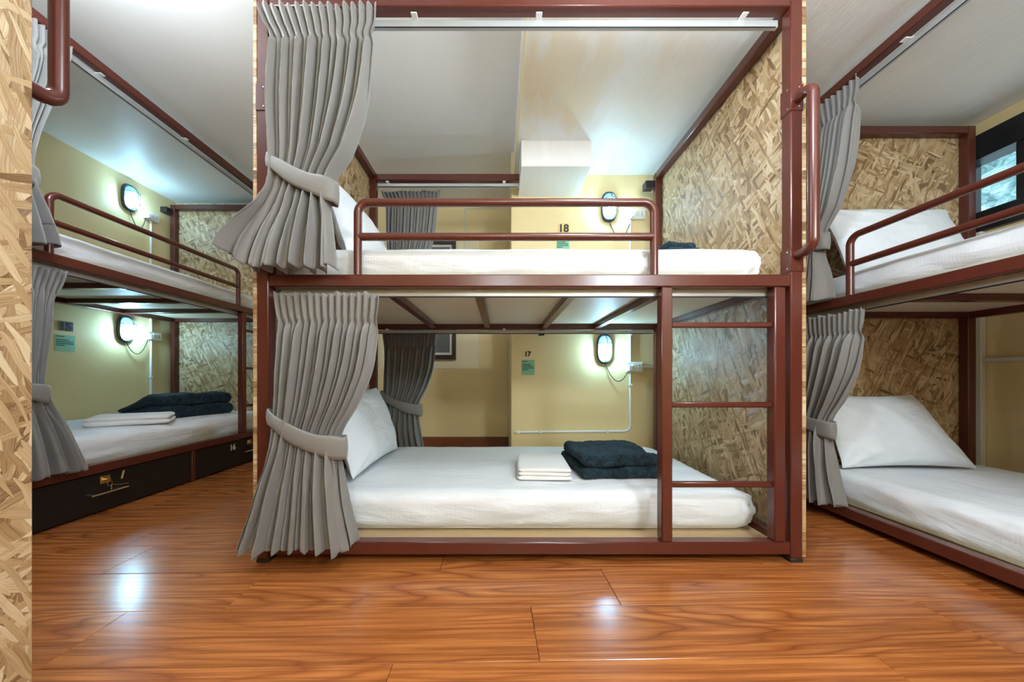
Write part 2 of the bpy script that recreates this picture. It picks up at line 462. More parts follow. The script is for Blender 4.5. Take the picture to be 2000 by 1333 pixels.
MB().box(-0.705, -0.478, YF-.02, YF-.012, .935, 1.947, 0).build('pane', M['grey_pane'], wo, False)

# window on the right wall
fw = MB()
fw.box(XR-.03, XR+.09, WY0, WY1, 1.985, WZ1, 0.003).box(XR-.03, XR+.09, WY0, WY1, WZ0, 1.672, 0.003)
fw.box(XR-.03, XR+.09, 2.083, WY1, 1.672, 1.985, 0.003).box(XR-.03, XR+.09, WY0, WY0+.05, 1.672, 1.985, 0.003)
for yy in (1.862, 1.50, 1.14): fw.box(XR-.02, XR+.08, yy-.028, yy+.012, 1.672, 1.985, 0.003)
w2 = struct('window_2', fw, M['win_frame'], label='black-framed window behind the upper right bunk')
for a, b_ in ((1.874, 2.083), (1.512, 1.834), (1.152, 1.472), (WY0+.05, 1.112)):
    MB().box(XR-.012, XR-.008, a, b_, 1.672, 1.985, 0).build('pane', M['pane'], w2, False)

# hillside seen through the window
def hill(u, v):
    y = -2+u*10; z = -0.5+v*7.5
    x = 7.0+v*2.5+0.9*noise.fractal(Vector((y*.7, z*.7, 0)), 1.0, 2.0, 4)+0.25*nz((y*4, z*4, 3))
    return (x, y, z)
mb = MB().grid(hill, 90, 70)
tag(mb.build('hillside', M['foliage']), 'pale green overgrown hillside seen through the black-framed window', 'hillside', kind='structure')

# white boxing and cable duct on the right wall
tag(MB().box(XR-.03, XR, 2.00, 2.085, 0.0, 1.555, 0.004).build('pipe_boxing', M['trim_white']),
    'white vertical pipe boxing on the yellow wall beside the lower right bunk', 'boxing')
tag(MB().box(XR-.028, XR, 0.4, 1.998, 0.785, 0.812, 0.003).build('cable_duct', M['trim_white']),
    'white horizontal cable duct on the yellow wall above the lower right bed', 'cable duct')

# ------------------------------------------------------------------ ceiling lamps (outside the frame), plus two added fill globes
def pendant(x, y, z, zc, r, label, k=1.0):
    lm = emis('lamp_globe_glow', (0.82, 0.955, 1.08), CEIL_LAMP*k)
    t = empty('pendant_lamp', (x, y, z)); tag(t, label, 'pendant lamp', 'globe pendant lamps')
    MB().cyl((0, 0, zc-z-.015), .05, .03, n=28).build('ceiling_rose', M['white_plastic'], t)
    MB().tube([(0, 0, r+.02), (0, 0, zc-z-.03)], .004, 8).build('cord', M['cable'], t)
    MB().cyl((0, 0, r+.01), .03, .04, n=24).build('cap', M['white_plastic'], t)
    MB().grid(lambda u, v: (r*math.sin(.02+v*3.1)*math.cos(2*PI*u), r*math.sin(.02+v*3.1)*math.sin(2*PI*u), r*math.cos(.02+v*3.1)), 32, 16, True).build('globe', lm, t)
pendant(0.50, 0.62, 2.00, CR, .08, 'white globe pendant lamp in front of the middle bunk, below the stained ceiling', 2.6)
pendant(-1.45, 1.02, 2.16, CL, .11, 'white globe pendant lamp beside the left bunk, close under the higher ceiling', 1.35)
pendant(0.02, -1.05, 1.70, CL, .13, 'unseen white globe added as fill light behind the viewpoint, nearer the left', 0.65)  # added fill globe behind the camera, lifts the shadows
pendant(1.05, -0.55, 1.60, CR, .13, 'unseen white globe added as fill light behind the viewpoint, nearer the right', 2.0)  # second added fill globe, brightens the right side from behind

# ------------------------------------------------------------------ bunk bed
TZ0, TZ1 = 2.093, 2.138       # top rail
DZ0, DZ1 = 1.038, 1.085       # deck rail
LEN = 2.083
def bunk(origin, rz, W, label, lift=0.0, back_top=None, handle='right', drawers=False, stub=False, deck_back=True, post_h=None):
    t = empty('bunk_bed', origin, rz); tag(t, label, 'bunk bed')
    S = M['steel']; l = lift
    zt = TZ1+l
    # posts
    posts = {'fl': (.015, .060, 0, .045), 'fr': (2.023, 2.068, 0, .045), 'bl': (.015, .060, W-.045, W), 'br': (2.023, 2.068, W-.045, W)}
    for k, (a, b, c, d) in posts.items():
        p = MB().box(a, b, c, d, 0.012, zt+.03 if k[0] == 'f' else zt, .004).build('post', S, t)
        MB().box(a-.001, b+.001, c-.001, d+.001, 0.0, .014, .002).build('foot', M['rubber'], p)
    # OSB end panels
    for k, (a, b) in enumerate(((0.0, .0145), (2.0685, LEN))):
        MB().box(a, b, 0.002, W-.002, .02, zt+(.03 if True else 0), .0015).build('end_panel', M['osb'], t, False, 'flaky wood strand board end panel')
    # top rails
    MB().box(.060, 2.023, 0, .045, TZ0+l, zt, .004).build('top_rail', S, t)
    for a, b in ((.016, .059), (2.024, 2.067)):
        MB().box(a, b, .045, W-.045, TZ0+l, zt, .004).build('top_rail', S, t)
    if back_top: MB().box(back_top[0], back_top[1], W-.045, W-.001, TZ0+l-.01, zt-.01, .004).build('top_rail', S, t)
    if stub: MB().box(1.96, 2.023, W-.03, W+.03, 2.04+l, 2.09+l, .003).build('rail_stub', M['dark_steel'], t)
    # deck
    MB().box(.060, 2.023, 0, .045, DZ0+l, DZ1+l, .004).build('deck_rail', S, t)
    MB().box(.060, 2.023, W-.045, W, DZ0+l-.004, DZ1+l-.004, .004).build('deck_rail', S, t)
    for a, b in ((.016, .059), (2.024, 2.067)):
        MB().box(a, b, .045, W-.045, DZ0+l, DZ1+l, .004).build('deck_rail', S, t)
    for x in (.469, .843, 1.239, 1.609):
        MB().box(x-.02, x+.02, .045, W-.045, DZ0+l+.002, DZ1+l-.014, .003).build('slat', S, t)
    MB().box(.061, 2.022, .046, W-.046, DZ1+l-.0135, DZ1+l+.001, .001).build('deck_board', M['deck_ply'], t, False, 'cream plywood board under the upper mattress')
    # bottom frame
    MB().box(.060, 2.023, 0, .045, .0285+l, .0766+l, .004).build('bottom_rail', S, t)
    MB().box(.060, 2.023, W-.045, W, .0285+l, .0766+l, .004).build('bottom_rail', S, t)
    for a, b in ((.016, .059), (2.024, 2.067)):
        MB().box(a, b, .045, W-.045, .0285+l, .0766+l, .004).build('bottom_rail', S, t)
    MB().box(.061, 2.022, .046, W-.046, .030+l, .046+l, .001).build('bottom_board', M['ply'], t, False, 'tan plywood board under the lower mattress')
    # guard rail
    g = MB().tube(fillet([(.387, .022, DZ1+l-.004), (.387, .022, 1.365+l), (1.519, .022, 1.365+l), (1.519, .022, DZ1+l-.004)], .042, 8), .0150, 16)
    gr = g.build('guard_rail', S, t)
    MB().tube([(.387, .022, 1.234+l), (1.519, .022, 1.234+l)], .0148, 16).build('cross_bar', S, gr)
    # ladder
    for a, b in ((1.539, 1.580), (1.964, 2.006)):
        MB().box(a, b, .001, .044, .0766+l, DZ0+l, .004).build('ladder_stile', S, t)
    for z in (.896, .592, .288):
        MB().box(1.580, 1.964, .011, .033, z-.010+l, z+.011+l, .004).build('rung', S, t)
    # handle on the post
    if handle:
        hx = 2.045 if handle == 'right' else .037
        z0, z1 = (1.158, 1.742) if handle == 'right' else (1.308, 1.95)
        h = MB().tube(fillet([(hx, 0.001, z0+l), (hx, -.068, z0+l), (hx, -.068, z1+l), (hx, 0.001, z1+l)], .034, 8), .0175 if handle == 'right' else .0158, 18)
        h.build('grab_handle', S, t, True, 'bent tubular grab handle on the post')
    # splice brackets
    for a, b in ((.013, .062), (2.021, 2.070)):
        for z0, z1 in ((1.70, 1.80), (1.095, 1.185)):
            br = MB().box(a, b-.001, -.0025, .047, z0+l, z1+l, .001).build('splice_bracket', S, t)
            for zz in (z0+.014, z1-.014):
                MB().cyl(((a+b)/2+.006, -.003, zz+l), .0028, .003, 'y', 10).build('screw', M['chrome'], br)
                xx = b-.0005 if a < 1 else a-.0005
                MB().cyl((xx, .012, zz+l), .003, .003, 'x', 10).build('screw', M['chrome'], br)
    # curtain tracks
    for zt_, xr, lab in ((2.064, 2.015, 1), (1.012, 2.01, 0)):
        tr = MB().box(.075, xr, .048, .066, zt_+l, zt_+.028+l, .002).build('curtain_track', M['alu'], t, False, 'white metal curtain track')
        MB().box(.08, xr-.01, .0475, .0485, zt_+l-.004, zt_+l+.001, 0).build('track_slot', M['slot'], tr, False)
        for x in (.60, 1.08, 1.87) if lab else (.85, 1.60):
            MB().box(x-.012, x+.012, .020 if lab else .03, .060, zt_+l+.026, zt_+l+.0385, .002).build('clip', M['white_plastic'], tr, False)
    if back_top:
        for x1, zz in ((back_top[1], 2.045), (2.02, 1.008)):
            tr = MB().box(.065, x1, W-.030, W-.014, zz, zz+.022, .002).build('curtain_track', M['alu'], t, False, 'thin white curtain track along the back')
            MB().box(.07, x1-.01, W-.0305, W-.029, zz-.004, zz+.001, 0).build('track_slot', M['slot'], tr, False)
            for x in (.14, .96): MB().box(x-.010, x+.010, W-.050, W-.012, zz+.0215, zz+.031, .002).build('clip', M['white_plastic'], tr, False)
        MB().box(1.21, 1.25, W, W+.05, 1.0, 1.035, .002).build('rail_stub', M['dark_steel'], t, False)
    if drawers:
        for k, (a, b) in enumerate(((.075, 1.095), (1.125, 2.01))):
            d = MB().box(a, b, .012, .60, .008, .0285+l-.003, .004).build('drawer', M['black'], t, False, 'black painted under-bed drawer')
            hx = .60 if k == 0 else 1.62
            zc = .104
            hd = MB().tube([(hx-.085, -.018, zc), (hx+.085, -.018, zc)], .0045, 10)
            hd.cyl((hx-.06, -.003, zc), .004, .032, 'y', 10).cyl((hx+.06, -.003, zc), .004, .032, 'y', 10)
            hd.build('handle', M['chrome'], d)
            lk = MB().cyl((hx, .008, .166), .013, .012, 'y', 20).cyl((hx, -.004, .166), .008, .014, 'y', 16)
            lk.box(hx-.022, hx+.022, .008, .0125, .148, .186, .001)
            lk.build('lock', M['brass'], d)
            if k == 0:
                ky = MB().tube([(hx+.012*math.cos(q*.5), -.014, .146+.012*math.sin(q*.5)) for q in range(13)], .0012, 6)
                ky.box(hx+.004, hx+.010, -.016, -.013, .112, .137, .001).tube([(hx+.01, -.014, .138), (hx+.04, -.016, .128), (hx+.085, -.018, .122)], .0015, 6)
                ky.build('key', M['brass'], d)
        MB().box(1.097, 1.123, .006, .04, .002, .0285+l, .002).build('drawer_divider', S, t)
        for (txt, x, z, hh, mt) in (('1', .678, .150, .040, 'gold_paint'), ('16', 1.448, .140, .042, 'white_paint')):
            number(txt, hh, M[mt], t, (x, .0105, z), 'drawer_number', 0.25 if txt == '1' else 0)
    return t

def text_mesh(txt, size, bold=0.0, shear=0.0, depth=0.0006):
    cu = bpy.data.curves.new('text', 'FONT'); cu.body = txt; cu.size = size; cu.extrude = depth
    cu.offset = bold; cu.shear = shear; cu.align_x = 'CENTER'
    o = bpy.data.objects.new('text', cu); COL.objects.link(o)
    bpy.context.view_layer.update()
    me = bpy.data.meshes.new_from_object(o.evaluated_get(bpy.context.evaluated_depsgraph_get()))
    bpy.data.objects.remove(o); return me
def number(txt, h, mat, parent, loc, name='digits', shear=0.0, bold=0.0015):
    me = text_mesh(txt, h*1.42, bold, shear); me.materials.clear(); me.materials.append(mat)
    me.name = name
    o = bpy.data.objects.new(name, me); link(o, parent)
    o.location = loc; o.rotation_euler = (PI/2, 0, 0); return o

C0 = (-0.929, 1.283); WC = 1.157
L0 = (-2.04, 1.175); WL = 1.05; LIFT = 0.18
R0 = (1.643, 2.010); WR = 1.08
bunk((C0[0], C0[1], 0), 0, WC, 'maroon steel bunk in the middle seen from the front, numbered walls behind it', back_top=(.06, 1.07), stub=True)
bunk((L0[0], L0[1], 0), PI/2, WL, 'maroon steel bunk along the left wall, raised on black drawers', lift=LIFT, drawers=True, stub=True)
bunk((R0[0], R0[1], 0), -PI/2, WR, 'maroon steel bunk along the right wall below the black-framed window')
near = bunk((-.9545, .70, 0), PI, 1.15, 'nearest bunk at the left edge, only its strand board end panel and grab handle showing', handle='left')

# frames for placing things in bunk coordinates
def frame(origin, rz): return Matrix.Translation((origin[0], origin[1], 0)) @ Matrix.Rotation(rz, 4, 'Z')
FC, FL_, FR = frame(C0, 0), frame(L0, PI/2), frame(R0, -PI/2)
def place(o, fm, loc=(0, 0, 0), rz=0):
    o.matrix_world = fm @ Matrix.Translation(loc) @ Matrix.Rotation(rz, 4, 'Z'); return o

# ------------------------------------------------------------------ mattresses
def mattress(fm, x0, x1, y0, y1, z0, z1, label, seed):
    hx, hy, hz = (x1-x0)/2, (y1-y0)/2, (z1-z0)/2
    def disp(p, u):
        d = Vector((0, 0, 0))
        top = max(0, u[2])
        d.z += top*(0.012*(1-u[0]**2)*(1-u[1]**2))+(0.005*nz((p.x*3+seed, p.y*3, 1))+0.0022*nz((p.x*9+seed, p.y*5, 4)))*top
        side = max(abs(u[1]), abs(u[0]))
        wr = noise.fractal(Vector((p.x*3.0+seed*7, p.y*3.0, p.z*16)), 1.0, 2.0, 4)
        fold = math.sin(p.z*38+nz((p.x*2.1+seed, p.y*2.1, 0))*4.5)
        k = max(0, side-.93)/.07
        am = 0.0095*wr+0.0085*fold*nz((p.x*1.3+3+seed, p.y*1.3, 2))
        # gathered corners
        c = max(0, abs(u[0])-.90)/.10*k
        am += 0.0075*math.sin((p.x+p.y)*140+p.z*30)*c
        if abs(u[1]) > .93: d.y += math.copysign(am*k, u[1])
        if abs(u[0]) > .96: d.x += math.copysign(am*1.5, u[0])
        if u[2] < 0: # sheet tucked in slightly under
            d.y -= math.copysign(.010*(-u[2]), u[1])*k
        return d
    mb = MB()
    rounded_verts(mb.bm, (-hx, -hy, -hz), (hx, hy, hz), (.07, .055, .05), (150, 60, 14), disp)
    # keep the base flat on its board
    zmin = -hz
    for v in mb.bm.verts:
        if v.co.z < zmin: v.co.z = zmin
    o = mb.build('mattress', M['sheet'])
    place(o, fm, ((x0+x1)/2, (y0+y1)/2, (z0+z1)/2))
    tag(o, label, 'mattress'); return o
UZ0, UZ1 = 1.0865, 1.216
mattress(FC, .066, 2.00, .145, WC-.02, .0465, .212, 'white sheeted mattress on the lower middle bunk, with towel and navy blanket on it', 1)
mattress(FC, .066, 1.968, .062, WC-.05, UZ0, UZ1, 'white sheeted mattress on the upper middle bunk behind the guard rail', 2)
mattress(FL_, .066, 2.00, .085, WL-.03, .0465+LIFT, .212+LIFT, 'white sheeted mattress on the lower left bunk above the black drawers', 3)
mattress(FL_, .066, 1.968, .062, WL-.05, UZ0+LIFT, UZ1+LIFT, 'white sheeted mattress on the upper left bunk', 4)
mattress(FR, .066, 2.00, .10, WR-.03, .0465, .212, 'white sheeted mattress on the lower right bunk near the floor', 5)
mattress(FR, .066, 1.968, .062, WR-.05, UZ0, UZ1, 'white sheeted mattress on the upper right bunk beside the window', 6)

# ------------------------------------------------------------------ pillows
def pillow(fm, xb, xt, yc, zb, w, hgt, th, label, seed, skew=0.0, taper=0.0):
    def f(sgn):
        def g(u, v):
            a = u*2-1; b = v*2-1
            e = (1-abs(a)**2.6)*(1-abs(b)**2.6)
            t = sgn*th/2*max(0, e)**0.55
            pin = 1-0.05*(1-abs(b)**2)*abs(a)**3
            pinb = 1-0.07*(1-abs(a)**2)*abs(b)**3
            wr = 0.011*noise.fractal(Vector((a*1.6+seed, b*1.6, sgn*3)), 1, 2, 4)*min(1, e*2+.15)+.004*math.sin(math.atan2(b-1.2*math.copysign(1, b), a-1.2*math.copysign(1, a))*16+seed)*min(1, (a*b)**2*3)*min(1, e*3+.2)
            crn = 0.012*math.sin((a*b)*9+seed)*max(0, 1-abs(1-abs(a*b))*2.2)
            return Vector((a*w/2*pin*(1-taper*b)+skew*b, b*hgt/2*pinb, t+wr+crn*sgn*0))
        return g
    mb = MB(); mb.grid(f(1), 84, 60); mb.grid(f(-1), 84, 60)
    bmesh.ops.remove_doubles(mb.bm, verts=mb.bm.verts, dist=0.0008)
    # flange seam
    o = mb.build('pillow', M['pillow'])
    up = Vector((xt-xb, 0, math.sqrt(max(.01, hgt**2-(xt-xb)**2)))).normalized()
    ax = Vector((0, 1, 0)); nrm = ax.cross(up)
    mt = Matrix((( ax.x, up.x, nrm.x, 0), (ax.y, up.y, nrm.y, 0), (ax.z, up.z, nrm.z, 0), (0, 0, 0, 1)))
    c = Vector((xb, yc, zb))+up*hgt/2
    o.matrix_world = fm @ Matrix.Translation(c) @ mt
    tag(o, label, 'pillow'); return o
pillow(FC, .265, .125, .60, .235, .68, .42, .15, 'white pillow leaning on the end panel of the lower middle bunk, behind a grey curtain', 1)
pillow(FC, .265, .125, .55, 1.235, .68, .42, .15, 'white pillow leaning on the end panel of the upper middle bunk', 2)
pillow(FR, .235, .085, .45, .225, .62, .405, .14, 'white pillow leaning on the strand board of the lower right bunk', 3, -.04, .13)
pillow(FR, .235, .115, .50, 1.228, .70, .42, .14, 'white pillow leaning on the strand board of the upper right bunk', 5, -.02)

# ------------------------------------------------------------------ curtains
def interp(tab, z):
    if z >= tab[0][0]: return tab[0][1:]
    for i in range(len(tab)-1):
        z0, z1 = tab[i][0], tab[i+1][0]
        if z1 <= z <= z0:
            t = (z0-z)/(z0-z1)
            # catmull-rom
            p0 = tab[max(0, i-1)][1:]; p1 = tab[i][1:]; p2 = tab[i+1][1:]; p3 = tab[min(len(tab)-1, i+2)][1:]
            r = []
            for a, b, c, d in zip(p0, p1, p2, p3):
                m1 = (c-a)/2; m2 = (d-b)/2
                r.append((2*t**3-3*t*t+1)*b+(t**3-2*t*t+t)*m1+(-2*t**3+3*t*t)*c+(t**3-t*t)*m2)
            return r
    return tab[-1][1:]
# z, xl, xr, y, amp
UP = [(2.052, .045, .482, -.030, .017), (1.99, .070, .478, -.028, .017), (1.962, .086, .462, -.026, .013), (1.90, .090, .455, -.026, .018), (1.708, .090, .432, -.030, .024),
      (1.53, .100, .375, -.032, .022), (1.42, .100, .312, -.036, .017), (1.35, .075, .300, -.042, .021), (1.22, .005, .322, -.058, .036), (1.085, -.035, .335, -.072, .046)]
LO = [(1.004, .098, .486, -.012, .017), (.95, .104, .482, -.012, .016), (.905, .110, .474, -.014, .012), (.85, .112, .468, -.016, .018), (.72, .112, .448, -.022, .024),
      (.60, .110, .402, -.028, .023), (.49, .100, .345, -.034, .017), (.42, .090, .338, -.040, .022), (.30, .055, .352, -.046, .032), (.20, .028, .370, -.050, .036), (.078, -.012, .395, -.052, .038)]
def curtain(fm, tab, tie, label, seed, dy=0.0, flip=1, lift=0.0, n=15, tied=True, group=None, hem_up=0.0):
    zt, zb = tab[0][0], tab[-1][0]
    head = zt-.095
    rnd = random.Random(seed); hts = [rnd.uniform(-.006, .007) for _ in range(n+2)]
    def f(u, v):
        u = u+.010*math.sin(2*PI*u*3+seed)*math.sin(PI*u)
        z = zt+(zb-zt)*v
        xl, xr, yc, am = interp(tab, z)
        k = min(1, max(0, (z-head+.035)/.05)); k = k*k*(3-2*k)      # 1 in the stiff heading
        bel = min(1, max(0, (tie-z)/.25))
        w1 = 0.9*nz((u*4+seed, z*1.6, seed))+.7*nz((u*9, z*.9+seed, 2))
        ph = 2*PI*n*u
        # folds merge away from the heading
        ph2 = ph+w1*(1-k)*1.9+bel*1.2*math.sin(u*9+seed)
        tubes = 2*abs(math.cos(ph/2))**0.55-1
        amv = am*(1+.45*nz((u*7+seed, 5, z*1.2)))
        fa = math.sin(ph2)+.22*math.sin(2*ph2+1.1+seed)+.45*math.sin(ph2*.5+seed)*(1-k)
        ph3 = ph*.5+w1*.8+seed
        fb = .85*math.sin(ph3)+.45*math.sin(2*ph3+.7)+.25*math.sin(4*ph3+seed)
        b2 = bel*bel*(3-2*bel)*.75
        folds = (fa*(1-b2)+fb*b2)*1.15
        y = yc+flip*0-(am*tubes*k+amv*folds*(1-k))
        x = xl+(xr-xl)*u
        x += (1-k)*(xr-xl)/n*.26*math.sin(2*ph2+.8)*(.6+.4*math.sin(seed+u*5))
        zz = z
        if v > .75 and hem_up: zz += hem_up*max(0, 1-u/.30)**1.5*(v-.75)/.25
        zz += (0.006*math.cos(ph+1) + .010*nz((u*6, seed, 0)))*v if v > .9 else 0
        zz += (.004*math.cos(ph)+hts[int(min(n, max(0, round(u*n))))])*max(0, 1-v*(zt-zb)/.05)
        # splay of the last pleat at the free edge
        return Vector((x, flip*y+dy, zz+lift))
    root = empty('curtain')
    mb = MB().grid(f, 15*22, 110)
    o = mb.build('panel', M['curtain'], root)
    sm = o.modifiers.new('thick', 'SOLIDIFY'); sm.thickness = .0016
    if tied:
        xl, xr, yc, am = interp(tab, tie)
        a = (xr-xl)/2+.014; b = am*1.6+.006; xc = (xl+xr)/2
        def g(u, v):
            th = 2*PI*u
            cxx = math.copysign(abs(math.cos(th))**.8, math.cos(th)); syy = math.copysign(abs(math.sin(th))**.7, math.sin(th))
            s = (1-cxx)/2   # 0 at the right, 1 at the left
            zc = tie+.052-(1-s)*.118-.022*math.sin(PI*s)
            hh = .050+.034*(1-s)+.004*math.sin(6*th)
            z = zc+(v-.5)*hh
            bul = .004*math.sin(PI*v)+.0015*math.sin(23*u+seed)
            return Vector((xc+(a+bul)*cxx+.018*(v-.5)*0, flip*(yc+(b+bul)*syy*1.0)+dy, z+lift))
        mt = MB().grid(g, 96, 6, True)
        tb = mt.build('tieback', M['curtain'], root)
        sm = tb.modifiers.new('thick', 'SOLIDIFY'); sm.thickness = .003; sm.offset = 1
    root.matrix_world = fm
    tag(root, label, 'curtain', group); return root
curtain(FC, UP, 1.435, 'grey pleated curtain tied back at the upper front left of the middle bunk', 1.3, hem_up=.055)
curtain(FC, LO, .505, 'grey pleated curtain tied back at the lower front left of the middle bunk', 2.9)
curtain(FC, [(z, a+.02 if z > 1.3 else a+.06, b+.012, y, m) for z, a, b, y, m in UP], 1.435, 'grey gathered curtain at the back of the upper middle bunk, below the rear top rail', 4.1, dy=WC+.005, flip=-1, n=15)
curtain(FC, [(z, max(a, .06)-.02, b-.002, y, m) for z, a, b, y, m in LO], .505, 'grey gathered curtain tied back behind the pillow of the lower middle bunk', 5.7, dy=WC+.005, flip=-1, lift=.02)
UXR = [.42, .415, .402, .395, .345, .300, .288, .290, .315, .335]
LXR = [.415, .402, .388, .370, .350, .335, .328, .345, .395, .430, .470]
UPL = [(r[0], r[1], q, r[3], r[4]*.9) for r, q in zip(UP, UXR)]
LOL = [(r[0], r[1], q, r[3], r[4]) for r, q in zip(LO, LXR)]
curtain(FL_, UPL, 1.435, 'grey curtain at the near end of the upper left bunk, beside the near grab handle', 6.2, lift=LIFT, hem_up=.04)
curtain(FL_, LOL, .505, 'grey curtain at the near end of the lower left bunk above the black drawer', 7.7, lift=LIFT)
curtain(FR, UP, 1.435, 'grey curtain at the far end of the upper right bunk, behind the grab handle', 8.4, hem_up=.03)
curtain(FR, LO, .505, 'grey curtain tied back at the far end of the lower right bunk', 9.6)

# ------------------------------------------------------------------ towels and blankets
def folded(fm, loc, rz, wx, wy, layers, lh, mat, name, label, cat, seed, rough=0.0, taper=None, n=(26, 30, 6), amp=.006):
    mb = MB()
    for k in range(layers):
        ins = .006*k*(1 if k % 2 else .4)
        def disp(p, u, k=k):
            q = Vector((p.x*6+seed+k*3, p.y*6, p.z*9))
            d = Vector((0, 0, 0))
            d.z += amp*noise.fractal(q, 1, 2, 3)*(1 if u[2] > 0 else .3)
            d.x += amp*noise.noise(q+Vector((5, 1, 1)))*1.1; d.y += amp*noise.noise(q+Vector((1, 7, 2)))*1.1
            if rough:
                q2 = Vector((p.x, p.y, p.z+k))*70
                d += noise.noise_vector(q2)*rough+noise.noise_vector(q2*2.3)*rough*.6
            return d
        tmp = bmesh.new()
        z0 = k*lh*.94
        rounded_verts(tmp, (-wx/2+ins, -wy/2+ins, z0), (wx/2-ins, wy/2-ins, z0+lh), (min(.03, wx*.1), lh*.5, lh*.5), n, disp)
        if taper:
            for v in tmp.verts: v.co.z *= taper(v.co.x/wx+.5, v.co.y/wy+.5)
        for v in tmp.verts:
            if v.co.z < .0005: v.co.z = .0005
        me = bpy.data.meshes.new('t'); tmp.to_mesh(me); tmp.free(); mb.bm.from_mesh(me); bpy.data.meshes.remove(me)
    o = mb.build(name, mat); place(o, fm, loc, rz); tag(o, label, cat); return o
WID = Matrix.Identity(4)
folded(WID, (.215, 1.73, .2225), -.05, .255, .33, 3, .019, M['towel'], 'folded_towel', 'small white folded towel beside the navy blanket on the lower middle bunk', 'towel', 1, amp=.004)
folded(WID, (.565, 1.78, .2215), .06, .40, .40, 2, .058, M['plush'], 'folded_blanket', 'navy plush folded blanket on the lower middle bunk by the ladder', 'blanket', 2, rough=.0035, n=(70, 70, 14), amp=.014)
folded(WID, (.79, 1.60, 1.222), .1, .15, .24, 2, .040, M['plush'], 'folded_blanket', 'dark folded blanket barely showing over the upper middle mattress', 'blanket', 3, rough=.003, n=(40, 40, 10), amp=.012)
folded(WID, (-2.35, 2.19, .4025), .66, .38, .26, 2, .030, M['towel'], 'folded_towel', 'white folded towel in front of the dark blanket on the lower left bunk', 'towel', 4, amp=.005)
folded(WID, (-2.55, 2.71, .4025), -.22, .50, .50, 2, .080, M['plush'], 'folded_blanket', 'navy plush blanket folded flat on the lower left bunk below the wall lamp', 'blanket', 5, rough=.002, n=(80, 80, 14), amp=.012,
       taper=lambda a, b: .35+.75*min(1, a*1.6))

# ------------------------------------------------------------------ wall lamps, sockets, conduits
M['bulb_dim'] = emis('cool_white_bulb_dimmer', (0.50, 0.95, 1.30), BUNK_LAMP*.62)
def wall_lamp(fm, loc, sock, droop, label, bulb='bulb'):
    t = empty('wall_lamp'); tag(t, label, 'wall lamp')
    hw, hh = .056, .108
    def oval(sc, k=0.0):
        pts = []
        for i in range(40):
            a = 2*PI*i/40
            c, s = math.cos(a), math.sin(a)
            x = (hw*sc)*math.copysign(abs(c)**.8, c); z = (hh*sc)*math.copysign(abs(s)**.62, s)
            pts.append((x, z))
        return pts
    mb = MB()
    prof = [(1.0, 0.0), (1.04, -.010), (1.02, -.020), (.94, -.027), (.87, -.027), (.86, -.020), (0.02, -.019)]
    P = [oval(s) for s, _ in prof]
    mb.grid(lambda u, v: (P[min(6, round(v*6))][round(u*40) % 40][0], prof[min(6, round(v*6))][1], P[min(6, round(v*6))][round(u*40) % 40][1]), 40, 6, True)
    mb.build('lamp_base', M['lamp_body'], t)
    MB().grid(lambda u, v: (oval(.86*(math.cos(v*PI/2)*.98+.02))[round(u*40) % 40][0], -.020-.064*math.sin(v*PI/2), oval(.86*(math.cos(v*PI/2)*.98+.02))[round(u*40) % 40][1]), 40, 8, True).build('glass_dome', M['lamp_glass'], t)
    # compact bulb, low in the fitting
    def bl(u, v):
        a = 2*PI*u; th = (v-.5)*PI
        r = .023*math.cos(th)**.7 if abs(math.cos(th)) > 1e-6 else 0
        return (r*math.cos(a), -.056+r*math.sin(a)*.7, -.030+.036*math.sin(th))
    MB().grid(bl, 20, 10, True).build('bulb', M[bulb], t)
    cg = MB()
    for x in (-.024, .024) if False else (0,):
        cg.tube([(x, -.022-.068*math.sin(PI*i/12), .096*math.cos(PI*i/12)) for i in range(13)], .0022, 8)
    for z in (.040, -.045):
        cg.tube([(.052*math.cos(PI*i/12), -.022-.064*math.sin(PI*i/12), z) for i in range(13)], .0022, 8)
    cg.build('wire_guard', M['rubber'], t)
    sx, sz = sock
    pts = []
    for i in range(25):
        q = i/24
        x = .004+q*(sx+.012-.004)
        base = -.100*(1-q)+(sz-.016)*q
        pts.append((x, -.014-.006*math.sin(PI*q), base-droop*math.sin(PI*q)**.75))
    MB().tube(pts, .0030, 8).build('cable', M['cable'], t)
    t.matrix_world = fm @ Matrix.Translation(loc)
    return t
FW = Matrix.Translation((0, YB, 0))                          # wall behind middle bunk (outward -y)
FWL = Matrix.Translation((XL, 0, 0)) @ Matrix.Rotation(PI/2, 4, 'Z')   # left wall: x -> +Y, -y -> +X
def socket(fm, loc, label):
    t = empty('power_socket'); tag(t, label, 'socket')
    MB().box(-.005, .115, -.034, 0, -.036, .036, .004).build('box', M['white_plastic'], t, False)
    MB().box(.034, .106, -.037, -.033, -.026, .026, .002).build('cover_plate', M['white_plastic'], t, False)
    pl = MB().box(.004, .032, -.048, -.033, -.030, .012, .003).build('plug', M['white_plastic'], t, False)
    for x in (.052, .084):
        MB().box(x-.012, x+.012, -.0395, -.0365, -.018, .018, .001).build('outlet', M['trim_white'], t, False)
    sl = MB().cyl((.084, -.0395, .008), .0035, .002, 'y', 10).cyl((.084, -.0395, -.008), .0035, .002, 'y', 10)
    sl.build('outlet_hole', M['slot'], t)
    t.matrix_world = fm @ Matrix.Translation(loc); return t
wall_lamp(FW, (.779, 0, .910), (.165, -.135), .115, 'lit oval wall lamp with wire guard under the middle bunk deck')
wall_lamp(FW, (.812, 0, 1.965), (.150, -.070), .14, 'lit oval wall lamp behind the guard rail of the upper middle bunk', 'bulb_dim')
wall_lamp(FWL, (2.835, 0, 1.100), (.170, -.035), .125, 'lit oval wall lamp on the wall of the lower left bunk')
